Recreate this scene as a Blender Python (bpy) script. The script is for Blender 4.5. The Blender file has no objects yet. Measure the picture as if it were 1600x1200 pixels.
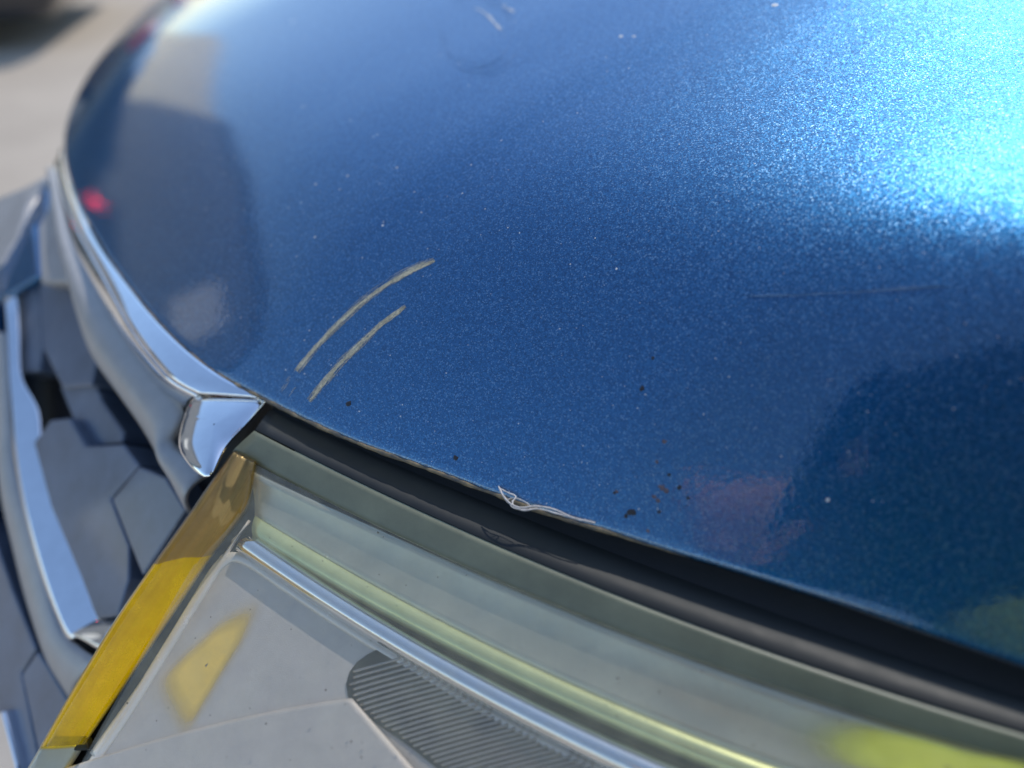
import bpy, bmesh, math, random
from mathutils import Vector, Matrix
import numpy as np

random.seed(7)
scene = bpy.context.scene
COL = scene.collection
R = math.radians

# ---------------------------------------------------------------- camera
F_PX, PITCH, CAM_Z = 1150.0, R(37.0), 1.15
CAM = Vector((0, 0, CAM_Z))
FWD = Vector((0, math.cos(PITCH), -math.sin(PITCH)))
UPV = Vector((0, math.sin(PITCH), math.cos(PITCH)))
RGT = Vector((1, 0, 0))
cam_d = bpy.data.cameras.new('camera')
cam = bpy.data.objects.new('camera', cam_d)
COL.objects.link(cam)
cam.location = CAM
cam.rotation_euler = (math.pi / 2 - PITCH, 0, 0)
cam_d.sensor_width = 36.0
cam_d.lens = 36.0 * F_PX / 1600.0
cam_d.clip_start = 0.01
cam_d.clip_end = 3000
cam_d.dof.use_dof = True
cam_d.dof.focus_distance = 0.47
cam_d.dof.aperture_fstop = 2.1
scene.camera = cam

# ---------------------------------------------------------------- sky, sun, exposure
SUN_EL, SUN_AZ = R(51.0), R(38.0)          # azimuth measured from +Y towards +X
world = bpy.data.worlds.new('World')
scene.world = world
world.use_nodes = True
wn = world.node_tree
sky = wn.nodes.new('ShaderNodeTexSky')
sky.sky_type = 'NISHITA'
sky.sun_disc = False
sky.sun_elevation = SUN_EL
sky.sun_rotation = SUN_AZ
sky.air_density = 1.0
sky.dust_density = 0.25
sky.ozone_density = 1.5
wn.links.new(sky.outputs[0], wn.nodes['Background'].inputs[0])
wn.nodes['Background'].inputs[1].default_value = 0.15
sun_d = bpy.data.lights.new('sun', 'SUN')
sun_d.energy = 2.1
sun_d.angle = R(0.53)
sun_d.color = (1.0, 0.95, 0.87)
sun = bpy.data.objects.new('sun', sun_d)
COL.objects.link(sun)
SUNV = Vector((math.sin(SUN_AZ) * math.cos(SUN_EL), math.cos(SUN_AZ) * math.cos(SUN_EL), math.sin(SUN_EL)))
sun.rotation_euler = SUNV.to_track_quat('Z', 'Y').to_euler()
vs = scene.view_settings
vs.view_transform = 'Standard'
vs.look = 'None'
vs.exposure = 0.65
vs.gamma = 1.0
vs.use_curve_mapping = False
scene.cycles.use_denoising = True
scene.cycles.denoiser = 'OPENIMAGEDENOISE'
scene.cycles.denoising_input_passes = 'RGB_ALBEDO_NORMAL'
scene.cycles.denoising_prefilter = 'ACCURATE'
scene.cycles.max_bounces = 10
scene.cycles.transparent_max_bounces = 12
scene.cycles.sample_clamp_indirect = 6.0

# ---------------------------------------------------------------- helpers
def ray(px, py):
    return RGT * ((px - 800) / F_PX) + UPV * ((600 - py) / F_PX) + FWD

def at_drop(px, py, drop):
    r = ray(px, py)
    return CAM + r * (drop / -r.z)

def on_plane(px, py, P0, n, off=0.0):
    r = ray(px, py)
    q = P0 + n * off
    return CAM + r * ((q - CAM).dot(n) / r.dot(n))

def link(o, parent=None):
    COL.objects.link(o)
    if parent is not None:
        o.parent = parent
        o.matrix_parent_inverse = Matrix.Translation(-Vector(parent.location))   # meshes are written in world space
    return o

def mesh_obj(name, verts, faces, mat, parent=None, smooth=True):
    me = bpy.data.meshes.new(name)
    me.from_pydata([tuple(v) for v in verts], [], faces)
    me.update()
    if smooth:
        me.polygons.foreach_set('use_smooth', [True] * len(me.polygons))
    o = bpy.data.objects.new(name, me)
    if mat:
        me.materials.append(mat)
    return link(o, parent)

def bm_obj(name, bm, mat, parent=None, smooth=False):
    bmesh.ops.recalc_face_normals(bm, faces=bm.faces)
    me = bpy.data.meshes.new(name)
    bm.to_mesh(me)
    bm.free()
    if smooth:
        me.polygons.foreach_set('use_smooth', [True] * len(me.polygons))
    if mat:
        me.materials.append(mat)
    return link(bpy.data.objects.new(name, me), parent)

def empty(name, loc=(0, 0, 0)):
    o = bpy.data.objects.new(name, None)
    o.location = loc
    o.empty_display_size = 0.1
    return link(o)

def tag(o, label=None, cat=None, group=None, kind=None):
    if label: o['label'] = label
    if cat: o['category'] = cat
    if group: o['group'] = group
    if kind: o['kind'] = kind
    return o

def spline(pts, n, closed=False):
    """Catmull-Rom through pts (any dimension), resampled to n points by arc length."""
    P = np.array([list(p) for p in pts], float)
    m = len(P)
    if closed:
        ext = np.vstack([P[-1], P, P[0], P[1]])
        segs = m
    else:
        ext = np.vstack([2 * P[0] - P[1], P, 2 * P[-1] - P[-2]])
        segs = m - 1
    out = []
    for i in range(segs):
        p0, p1, p2, p3 = ext[i:i + 4]
        d1 = max(np.linalg.norm(p1 - p0), 1e-9) ** .5
        d2 = max(np.linalg.norm(p2 - p1), 1e-9) ** .5
        d3 = max(np.linalg.norm(p3 - p2), 1e-9) ** .5
        m1 = (p1 - p0) / d1 - (p2 - p0) / (d1 + d2) + (p2 - p1) / d2
        m2 = (p2 - p1) / d2 - (p3 - p1) / (d2 + d3) + (p3 - p2) / d3
        m1, m2 = m1 * d2, m2 * d2
        for k in range(24):
            u = k / 24
            out.append((2*u**3-3*u*u+1)*p1 + (u**3-2*u*u+u)*m1 + (-2*u**3+3*u*u)*p2 + (u**3-u*u)*m2)
    out.append(P[0] if closed else P[-1])
    out = np.array(out)
    L = np.concatenate([[0], np.cumsum(np.linalg.norm(np.diff(out, axis=0), axis=1))])
    q = np.linspace(0, L[-1], n + 1)[:-1] if closed else np.linspace(0, L[-1], n)
    return np.stack([np.interp(q, L, out[:, c]) for c in range(out.shape[1])], 1)

def loft(name, rows, mat, parent=None, smooth=True, flip=False, thick=0.0):
    """rows: list of equally long 3-D polylines -> one sheet; thick > 0 makes it a closed solid."""
    rows = [[Vector(v) for v in r] for r in rows]
    n, m = len(rows[0]), len(rows)
    verts = [v for r in rows for v in r]
    faces = []
    for j in range(m - 1):
        for i in range(n - 1):
            a, b, c, d = j*n+i, j*n+i+1, (j+1)*n+i+1, (j+1)*n+i
            faces.append((d, c, b, a) if flip else (a, b, c, d))
    o = mesh_obj(name, verts, faces, mat, parent, smooth)
    if thick:
        md = o.modifiers.new('thickness', 'SOLIDIFY')
        md.thickness = thick
        md.offset = -1
    return o

def tube(name, pts, rad, mat, parent=None, seg=8, closed=False):
    P = [Vector(p) for p in pts]
    n = len(P)
    verts, faces = [], []
    ref = Vector((0.13, 0.21, 0.97))
    for i, p in enumerate(P):
        a, b = P[max(i - 1, 0)], P[min(i + 1, n - 1)]
        t = (b - a).normalized()
        u = t.cross(ref).normalized()
        w = t.cross(u)
        r = rad[i] if hasattr(rad, '__len__') else rad
        for k in range(seg):
            an = 2 * math.pi * k / seg
            verts.append(p + (u * math.cos(an) + w * math.sin(an)) * r)
    for i in range(n - 1):
        for k in range(seg):
            k2 = (k + 1) % seg
            faces.append((i*seg+k, i*seg+k2, (i+1)*seg+k2, (i+1)*seg+k))
    faces.append(tuple(range(seg))[::-1])
    faces.append(tuple((n-1)*seg+k for k in range(seg)))
    return mesh_obj(name, verts, faces, mat, parent)

def prism(name, px, P0, n, off, depth, mat, parent=None, bevel=0.0015, pts=None):
    """A solid plate: outline given as photo pixels laid on the plane (P0, n), extruded backwards."""
    front = [on_plane(x, y, P0, n, off) for x, y in px] if pts is None else [Vector(p) for p in pts]
    bm = bmesh.new()
    f = [bm.verts.new(p) for p in front]
    b = [bm.verts.new(p - n * depth) for p in front]
    m = len(f)
    bm.faces.new(f)
    bm.faces.new(b[::-1])
    for i in range(m):
        j = (i + 1) % m
        bm.faces.new((f[i], f[j], b[j], b[i]))
    bmesh.ops.recalc_face_normals(bm, faces=bm.faces)
    o = bm_obj(name, bm, mat, parent)
    if bevel:
        md = o.modifiers.new('bevel', 'BEVEL')
        md.width = bevel
        md.segments = 3
        md.limit_method = 'ANGLE'
        md.angle_limit = R(40)
        md.harden_normals = False
    return o

# ---------------------------------------------------------------- materials
def new_mat(name):
    m = bpy.data.materials.new(name)
    m.use_nodes = True
    nt = m.node_tree
    return m, nt, nt.nodes['Principled BSDF']

def N(nt, kind, **kw):
    n = nt.nodes.new(kind)
    for k, v in kw.items():
        if k in n.inputs: n.inputs[k].default_value = v
        else: setattr(n, k, v)
    return n

def ramp(nt, src, stops):
    r = nt.nodes.new('ShaderNodeValToRGB')
    e = r.color_ramp.elements
    while len(e) < len(stops): e.new(0.5)
    for i, (p, c) in enumerate(stops):
        e[i].position = p
        e[i].color = (*c, 1) if len(c) == 3 else c
    nt.links.new(src, r.inputs[0])
    return r

def simple(name, col, rough=0.4, metal=0.0, coat=0.0, var=0.12, scale=60, bump=0.0, bscale=400, spec=0.5, trans=0.0, coat_rough=0.05):
    """Principled material whose colour and roughness wander a little, so nothing is dead flat."""
    m, nt, b = new_mat(name)
    tc = N(nt, 'ShaderNodeTexCoord')
    nz = N(nt, 'ShaderNodeTexNoise', Scale=scale, Detail=6.0, Roughness=0.65)
    nt.links.new(tc.outputs['Object'], nz.inputs['Vector'])
    lo = [max(c * (1 - var), 0) for c in col]
    hi = [min(c * (1 + var), 1) for c in col]
    r = ramp(nt, nz.outputs['Fac'], [(0.3, lo), (0.7, hi)])
    nt.links.new(r.outputs[0], b.inputs['Base Color'])
    mr = N(nt, 'ShaderNodeMapRange')
    mr.inputs[3].default_value = rough * 0.8
    mr.inputs[4].default_value = min(rough * 1.25, 1)
    nt.links.new(nz.outputs['Fac'], mr.inputs[0])
    nt.links.new(mr.outputs[0], b.inputs['Roughness'])
    b.inputs['Metallic'].default_value = metal
    b.inputs['Coat Weight'].default_value = coat
    b.inputs['Coat Roughness'].default_value = coat_rough
    b.inputs['Specular IOR Level'].default_value = spec
    b.inputs['Transmission Weight'].default_value = trans
    if bump:
        n2 = N(nt, 'ShaderNodeTexNoise', Scale=bscale, Detail=3.0)
        nt.links.new(tc.outputs['Object'], n2.inputs['Vector'])
        bp = N(nt, 'ShaderNodeBump', Strength=bump, Distance=0.001)
        nt.links.new(n2.outputs['Fac'], bp.inputs['Height'])
        nt.links.new(bp.outputs[0], b.inputs['Normal'])
    return m

def paint_mat():
    m, nt, b = new_mat('blue_metallic_paint')
    L = nt.links
    tc = N(nt, 'ShaderNodeTexCoord')
    geo = N(nt, 'ShaderNodeNewGeometry')
    # metal flakes: every cell tilts its own way
    def flakes(scale, amt):
        v = N(nt, 'ShaderNodeTexVoronoi', Scale=scale)
        L.new(tc.outputs['Object'], v.inputs['Vector'])
        s = N(nt, 'ShaderNodeVectorMath', operation='SUBTRACT')
        s.inputs[1].default_value = (.5, .5, .5)
        L.new(v.outputs['Color'], s.inputs[0])
        k = N(nt, 'ShaderNodeVectorMath', operation='SCALE')
        k.inputs['Scale'].default_value = amt
        L.new(s.outputs[0], k.inputs[0])
        return v, k
    v1, f1 = flakes(1400, 0.17)
    v2, f2 = flakes(3300, 0.26)
    a1 = N(nt, 'ShaderNodeVectorMath', operation='ADD')
    a2 = N(nt, 'ShaderNodeVectorMath', operation='ADD')
    nn = N(nt, 'ShaderNodeVectorMath', operation='NORMALIZE')
    L.new(geo.outputs['Normal'], a1.inputs[0]); L.new(f1.outputs[0], a1.inputs[1])
    L.new(a1.outputs[0], a2.inputs[0]); L.new(f2.outputs[0], a2.inputs[1])
    L.new(a2.outputs[0], nn.inputs[0])
    L.new(nn.outputs[0], b.inputs['Normal'])
    # flake colour: blue with a few paler and greener flakes
    sep = N(nt, 'ShaderNodeSeparateColor')
    L.new(v1.outputs['Color'], sep.inputs[0])
    r = ramp(nt, sep.outputs[0], [(0.0, (0.005, 0.066, 0.170)), (0.5, (0.012, 0.112, 0.270)), (0.86, (0.030, 0.165, 0.35)), (1.0, (0.16, 0.29, 0.44))])
    L.new(r.outputs[0], b.inputs['Base Color'])
    b.inputs['Metallic'].default_value = 0.94
    b.inputs['Roughness'].default_value = 0.40
    b.inputs['Coat Weight'].default_value = 1.0
    b.inputs['Coat Roughness'].default_value = 0.035
    b.inputs['Coat IOR'].default_value = 1.72
    b.inputs['Specular Tint'].default_value = (.6, .75, .92, 1)
    n2 = N(nt, 'ShaderNodeTexNoise', Scale=260, Detail=2.0)
    L.new(tc.outputs['Object'], n2.inputs['Vector'])
    bp = N(nt, 'ShaderNodeBump', Strength=0.35, Distance=0.00025)
    L.new(n2.outputs['Fac'], bp.inputs['Height'])
    L.new(bp.outputs[0], b.inputs['Coat Normal'])
    return m

def clear_mat(name, tint=(1, 1, 1), haze=0.06, rough=0.09, haze_col=(0.60, 0.59, 0.43)):
    """Clear moulded plastic without bending the view: transparent + Fresnel gloss + a little surface haze."""
    m = bpy.data.materials.new(name)
    m.use_nodes = True
    nt = m.node_tree
    nt.nodes.clear()
    L = nt.links
    out = N(nt, 'ShaderNodeOutputMaterial')
    tr = N(nt, 'ShaderNodeBsdfTransparent'); tr.inputs[0].default_value = (*tint, 1)
    gl = N(nt, 'ShaderNodeBsdfGlossy'); gl.inputs['Roughness'].default_value = rough
    df = N(nt, 'ShaderNodeBsdfDiffuse'); df.inputs[0].default_value = (*haze_col, 1)
    fr = N(nt, 'ShaderNodeFresnel', IOR=1.5)
    ge = N(nt, 'ShaderNodeNewGeometry')          # same plain Fresnel from both sides of the sheet
    io = N(nt, 'ShaderNodeMapRange'); io.inputs[3].default_value = 1.5; io.inputs[4].default_value = 1 / 1.5
    L.new(ge.outputs['Backfacing'], io.inputs[0]); L.new(io.outputs[0], fr.inputs['IOR'])
    tc = N(nt, 'ShaderNodeTexCoord')
    nz = N(nt, 'ShaderNodeTexNoise', Scale=55, Detail=7.0, Roughness=0.7)
    L.new(tc.outputs['Object'], nz.inputs['Vector'])
    mr = N(nt, 'ShaderNodeMapRange'); mr.inputs[1].default_value = .3; mr.inputs[2].default_value = .75
    mr.inputs[3].default_value = haze * .5; mr.inputs[4].default_value = haze * 1.5
    L.new(nz.outputs['Fac'], mr.inputs[0])
    m1 = N(nt, 'ShaderNodeMixShader'); m2 = N(nt, 'ShaderNodeMixShader')
    L.new(mr.outputs[0], m1.inputs[0]); L.new(tr.outputs[0], m1.inputs[1]); L.new(df.outputs[0], m1.inputs[2])
    L.new(fr.outputs[0], m2.inputs[0]); L.new(m1.outputs[0], m2.inputs[1]); L.new(gl.outputs[0], m2.inputs[2])
    L.new(m2.outputs[0], out.inputs[0])
    return m

PAINT = paint_mat()
M_CHROME = simple('polished_chrome', (0.78, 0.80, 0.83), 0.06, 1.0, var=0.04)
M_SILVER = simple('satin_silver_trim', (0.40, 0.385, 0.37), 0.42, 0.35, var=0.08)
M_PLATE = simple('gloss_dark_grille_plastic', (0.125, 0.15, 0.20), 0.36, 0.15, coat=0.3, var=0.22, scale=22)
M_BLACK = simple('matt_black_plastic', (0.012, 0.012, 0.013), 0.6, var=0.2, bump=0.2)
M_SEAL = simple('dark_glossy_housing_rim', (0.012, 0.014, 0.014), 0.6, 0.0, coat=0.0, var=0.2)
M_GREENRIM = simple('smoky_green_lens_rim', (0.13, 0.14, 0.095), 0.4, 0.0, coat=0.0, var=0.25, scale=18, bump=0.08)
M_REFLECT = simple('pale_grey_inner_housing', (0.46, 0.46, 0.37), 0.32, 0.55, var=0.10, scale=25)
M_GUIDE = simple('frosted_green_light_guide', (0.55, 0.60, 0.30), 0.24, 0.45, coat=0.3, var=0.10)
M_OLIVE = simple('dark_olive_plastic', (0.10, 0.115, 0.055), 0.35, var=0.12)  # dark olive colour of the channel and the rim groove
M_BEZEL = simple('satin_grey_bezel', (0.52, 0.48, 0.45), 0.45, 0.2, var=0.06, bump=0.25, bscale=1600)
M_RIM = simple('pale_bezel_rim', (0.75, 0.71, 0.66), 0.25, 0.2, var=0.06)
M_AMBER = simple('amber_plastic', (0.88, 0.55, 0.002), 0.18, 0.0, coat=0.6, var=0.14, scale=30)
M_DARKAMBER = simple('deep_amber_plastic', (0.34, 0.23, 0.06), 0.2, 0.1, coat=0.8, var=0.2, scale=30)
M_AMBERSPILL = simple('amber_spill_tint', (0.80, 0.55, 0.10), 0.4, 0.0, var=0.1, scale=40)
M_LENS = clear_mat('hazed_clear_lens', (1.0, 0.99, 0.97), 0.075)
M_MIRROR = simple('satin_marker_reflector', (0.80, 0.78, 0.74), 0.3, 0.45, var=0.12, scale=40)
M_AMBERCLEAR = clear_mat('clear_amber_cover', (1.0, 0.74, 0.015), 0.27, 0.06, (0.95, 0.60, 0.0))
M_SHADECLEAR = clear_mat('shaded_amber_cover', (0.66, 0.50, 0.24), 0.10, 0.06, (0.34, 0.24, 0.06))
M_RIB = simple('ribbed_reflector', (0.38, 0.34, 0.31), 0.18, 0.75, var=0.08)

# ---------------------------------------------------------------- pavement
def pavement():
    m, nt, b = new_mat('sunlit_concrete')
    L = nt.links
    tc = N(nt, 'ShaderNodeTexCoord')
    a = N(nt, 'ShaderNodeTexNoise', Scale=0.8, Detail=8.0, Roughness=.6)
    c = N(nt, 'ShaderNodeTexNoise', Scale=60.0, Detail=5.0)
    L.new(tc.outputs['Object'], a.inputs['Vector']); L.new(tc.outputs['Object'], c.inputs['Vector'])
    mx = N(nt, 'ShaderNodeMath', operation='MULTIPLY_ADD'); mx.inputs[1].default_value = .35
    L.new(c.outputs['Fac'], mx.inputs[0]); L.new(a.outputs['Fac'], mx.inputs[2])
    r = ramp(nt, mx.outputs[0], [(0.4, (0.31, 0.26, 0.205)), (0.9, (0.48, 0.41, 0.33))])
    L.new(r.outputs[0], b.inputs['Base Color'])
    b.inputs['Roughness'].default_value = .85
    bp = N(nt, 'ShaderNodeBump', Strength=.4, Distance=.004)
    L.new(c.outputs['Fac'], bp.inputs['Height']); L.new(bp.outputs[0], b.inputs['Normal'])
    s = 400
    o = mesh_obj('pavement', [(-s, -s, 0), (s, -s, 0), (s, s, 0), (-s, s, 0)], [(0, 1, 2, 3)], m, smooth=False)
    tag(o, 'pale beige concrete pavement under the cars', 'pavement', kind='structure')
pavement()

# ---------------------------------------------------------------- the blue car
car = empty('blue_car', (0.6, 0.95, 0))
tag(car, 'blue metallic car with scuffed hood edge, hazy headlight and dark grille', 'car')

# hood leading edge: photo pixels + how far below the camera each lies
EDGE = [(2100, 1215, .305), (1850, 1118, .308), (1600, 1031, .311), (1480, 990, .312), (1365, 951, .313), (1250, 915, .314), (1150, 884, .315), (1020, 845, .317),
        (965, 827, .317), (870, 799, .318), (784, 768, .319), (675, 727, .320), (562, 686, .322), (480, 650, .323), (412, 616, .325),
        (350, 583, .327), (295, 543, .330), (240, 488, .333), (195, 432, .337), (155, 372, .341), (124, 313, .345), (106, 262, .348), (101, 225, .349),
        (106, 188, .349), (121, 148, .347), (144, 108, .343), (172, 72, .338), (204, 37, .330), (240, 2, .318), (290, -40, .300), (350, -75, .28)]
NT, = (260,)
E = spline([at_drop(x, y, d) for x, y, d in EDGE], NT)
TT = np.linspace(0, 1, NT)
_Lp = spline([(x, y) for x, y, d in EDGE], 400)
# key the profile to the edge's own pixel x (near corner .. nose .. far side)
edge_pts3 = np.array([list(at_drop(x, y, d)) for x, y, d in EDGE])
key = np.array([0, .06, .12, .16, .20, .24, .28, .32, .34, .37, .40, .43, .46, .49, .52, .55, .58, .62, .66, .70, .74, .77, .79, .81, .83, .86, .89, .92, .95, .98, 1.0])
kt = []
for p in edge_pts3:
    kt.append(TT[np.argmin(np.linalg.norm(E - p, axis=1))])
kt = np.maximum.accumulate(np.array(kt) + np.arange(len(kt)) * 1e-6)
U = np.interp(TT, kt, key)                       # 0 near corner, .5 end of chrome, .8 nose, 1 far corner

_g = np.exp(-np.linspace(-2.5, 2.5, 61) ** 2 / 2); _g /= _g.sum()
def prof(xs, ys):
    """a quantity along the hood's edge, smoothed so the panel shows no kinks"""
    v = np.interp(U, xs, ys)
    return np.convolve(np.pad(v, 30, mode='edge'), _g, mode='valid')
BX = prof([0, .3, .5, .8, 1], [1.25, 1.25, 1.2, 1.2, 1.1])
BY = prof([0, .3, .5, .8, 1], [.70, 1.0, 1.18, 1.40, 1.6])
S0 = prof([0, .2, .4, .55, .7, .8, .9, 1], [1.15, 1.12, .95, .85, .85, .8, .6, .5])
S1 = prof([0, .3, .5, .8, 1], [.20, .25, .35, .41, .38])
SC = prof([0, .12, .3, .42, .55, .8, 1], [.150, .150, .155, .16, .15, .12, .10])
CV = prof([0, .3, .5, .8, 1], [.26, .22, .15, .13, .13])
SW = prof([0, .15, .3, .5, .8, 1], [.007, .010, .040, .09, .09, .08])
SROW = np.concatenate([np.linspace(0, .3, 90)[:-1], np.linspace(.3, 1.5, 70)])
def hood_row(i):
    e = Vector(E[i])
    d = Vector((BX[i] - e.x, BY[i] - e.y, 0))
    ln = d.length
    d.normalize()
    s0, s1, sc, w = S0[i], S1[i], SC[i], SW[i]
    s = SROW / 1.5 * min(ln, 1.5)
    fine = np.linspace(0, s[-1], 900)
    slope = s1 + (s0 - s1) * .5 * (1 - np.tanh((fine - sc) / w)) - CV[i] * fine
    z = np.concatenate([[0], np.cumsum((slope[1:] + slope[:-1]) / 2 * np.diff(fine))])
    zz = np.interp(s, fine, z)
    pts = [e + d * float(a) + Vector((0, 0, float(b))) for a, b in zip(s, zz)]
    # folded hem: round nose of the sheet, then back underneath
    t0 = (pts[1] - pts[0]).normalized()
    dn = Vector((0, 0, -1)); 
    hem = [e - t0 * .0012 + dn * .0005, e - t0 * .0019 + dn * .0018, e - t0 * .0014 + dn * .0032, e + t0 * .0004 + dn * .0042, e + t0 * .012 + dn * .0050, e + t0 * .045 + dn * .012]
    return hem[::-1] + pts
HROWS = [hood_row(i) for i in range(NT)]
NH = 6
hood = loft('hood', HROWS, PAINT, car)
hood['label'] = 'blue metallic hood panel with scuffed front edge'

def hood_hit(px, py, lift=0.0):
    """Where the view ray through a photo pixel meets the hood (searched on the built grid)."""
    from mathutils.bvhtree import BVHTree
    global _BVH
    if '_BVH' not in globals():
        me = hood.data
        _BVH = BVHTree.FromPolygons([v.co.copy() for v in me.vertices], [tuple(p.vertices) for p in me.polygons])
    loc, nor, idx, dist = _BVH.ray_cast(CAM, ray(px, py).normalized())
    if loc is None: return None, None
    if nor.dot(ray(px, py)) > 0: nor = -nor
    return loc + nor * lift, nor

# ---------------------------------------------------------------- headlight (left)
headlight = empty('headlight', (0, 0, 0))
COL.objects.unlink(headlight); link(headlight, car)
headlight.matrix_parent_inverse = Matrix.Translation(-Vector(car.location))
# face of the lamp: a plane leaning back, facing forward and to the car's left
HN = Vector((-.50 * .48, -.86 * .48, .877)).normalized()
HP0 = at_drop(700, 873, .350)
def hp(px, py, off=0.0): return on_plane(px, py, HP0, HN, off * .6 if off < 0 else off)
NC = 90
def fair(pix, n):
    P = np.array(pix, float)
    c = np.polyfit(P[:, 0], P[:, 1], 3)
    xs = np.linspace(P[0, 0], P[-1, 0], n)
    return [(x, float(np.polyval(c, x))) for x in xs]
def hcurve(pix, off=0.0, n=NC): return [hp(x, y, off) for x, y in fair(pix, n)]
def dcurve(pix, n=NC): return [at_drop(x, y, d) for x, y, d in spline(pix, n)]

K1 = [(366, 703), (424, 737), (525, 794), (611, 833), (703, 873), (878, 948), (1025, 1005), (1200, 1072), (1400, 1135), (1600, 1192), (1750, 1230)]
K0 = [(400, 668), (470, 712), (540, 752), (675, 812), (790, 858), (900, 903), (1125, 988), (1400, 1094), (1600, 1150), (1750, 1190)]
KH = [(430, 628), (480, 655), (562, 690), (675, 732), (784, 773), (870, 803), (1020, 850), (1250, 920), (1480, 995), (1600, 1036), (1750, 1088)]
K2 = [(400, 800), (440, 835), (492, 872), (577, 908), (675, 962), (797, 1027), (919, 1082), (1000, 1115), (1120, 1168), (1250, 1215), (1450, 1280)]
K3 = [(400, 842), (470, 888), (549, 930), (634, 971), (716, 1015), (837, 1084), (1000, 1153), (1120, 1200), (1250, 1245), (1400, 1300)]
K4 = [(397, 840), (472, 900), (577, 962), (695, 1027), (797, 1080), (898, 1139), (1000, 1180), (1120, 1232), (1300, 1300)]
K5 = [(374, 857), (452, 906), (553, 975), (655, 1036), (756, 1097), (878, 1161), (967, 1202), (1100, 1262), (1250, 1330)]

def under(row, back, down):      # the same curve pushed in under the hood
    return [p + Vector((.5 * back, .86 * back, -down)) for p in row]
kh = [at_drop(x, y + 2, .346) for x, y in fair(KH, NC)]
k0 = hcurve(K0, .004)
k1 = hcurve(K1, .0)
rows = [under(kh, .06, -.004), under(kh, .02, -.002), kh]
for f in (.25, .5, .75): rows.append([a.lerp(b, f) + HN * .0005 * math.sin(f * 3.14) for a, b in zip(kh, k0)])
rows.append(k0)
loft('housing_rim', rows, M_SEAL, headlight, thick=.002)
rows = []
for f in np.linspace(0, 1, 7): rows.append([a.lerp(b, f) + HN * (.0004 * math.sin(f * 3.14)) for a, b in zip(k0, k1)])
loft('lens_rim', rows, M_GREENRIM, headlight, thick=.002)
M_EDGE = simple('bright_moulded_edge', (0.34, 0.37, 0.25), 0.3, 0.0, coat=0.5, var=0.3, scale=200)
tube('rim_edge', [p + HN * .0003 for p in k0[4:]], .0006, M_EDGE, headlight, seg=6)
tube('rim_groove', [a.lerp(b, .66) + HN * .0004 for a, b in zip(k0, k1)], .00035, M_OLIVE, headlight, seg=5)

def band(name, A, B, offA, offB, bulge, mat, thick=.002, steps=8, offs=None):
    a, b = hcurve(A, offA), hcurve(B, offB)
    rows = []
    for f in np.linspace(0, 1, steps):
        rows.append([p.lerp(q, f) + HN * (bulge * math.sin(f * math.pi)) for p, q in zip(a, b)])
    return loft(name, rows, mat, headlight, thick=thick)
K1b = [(392, 742)] + K1[1:]
band('inner_housing', [(x, y + 2) for x, y in K1b], K2, -.002, -.012, -.003, M_REFLECT)
band('light_guide', [(x, y) for x, y in K2], K3, -.013, -.013, .0032, M_GUIDE)
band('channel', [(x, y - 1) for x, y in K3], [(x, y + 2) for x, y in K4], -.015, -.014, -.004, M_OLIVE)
band('chrome_strip', K4, K5, -.009, -.009, .0045, M_CHROME, steps=10, thick=.003)

# bezel panel with rounded upper corner, pale rim, and the ribbed lamp window
BZ = [(364, 862), (452, 912), (553, 979), (655, 1040), (756, 1101), (878, 1165), (967, 1206), (1150, 1290), (1150, 1420), (60, 1420), (120, 1215), (196, 1100), (258, 1000), (316, 905), (345, 866)]
prism('bezel', BZ, HP0, HN, -.0125 * .6, .004, M_BEZEL, headlight, bevel=.001)
RIMC = [(1000, 1232), (878, 1170), (756, 1106), (655, 1045), (553, 983), (452, 916), (385, 872), (362, 866), (340, 880), (310, 925), (258, 1010), (196, 1110), (120, 1225), (70, 1330)]
rr = spline(RIMC, 120)
dx = np.gradient(rr, axis=0); nrm = np.stack([-dx[:, 1], dx[:, 0]], 1); nrm /= np.linalg.norm(nrm, axis=1)[:, None]
def rim_row(o, off): return [hp(x + a * o, y + b * o, off) for (x, y), (a, b) in zip(rr, nrm)]
loft('bezel_rim', [rim_row(4, -.0128), rim_row(3, -.0108), rim_row(-8, -.0104), rim_row(-13, -.0128)], M_RIM, headlight, thick=.001)

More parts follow.
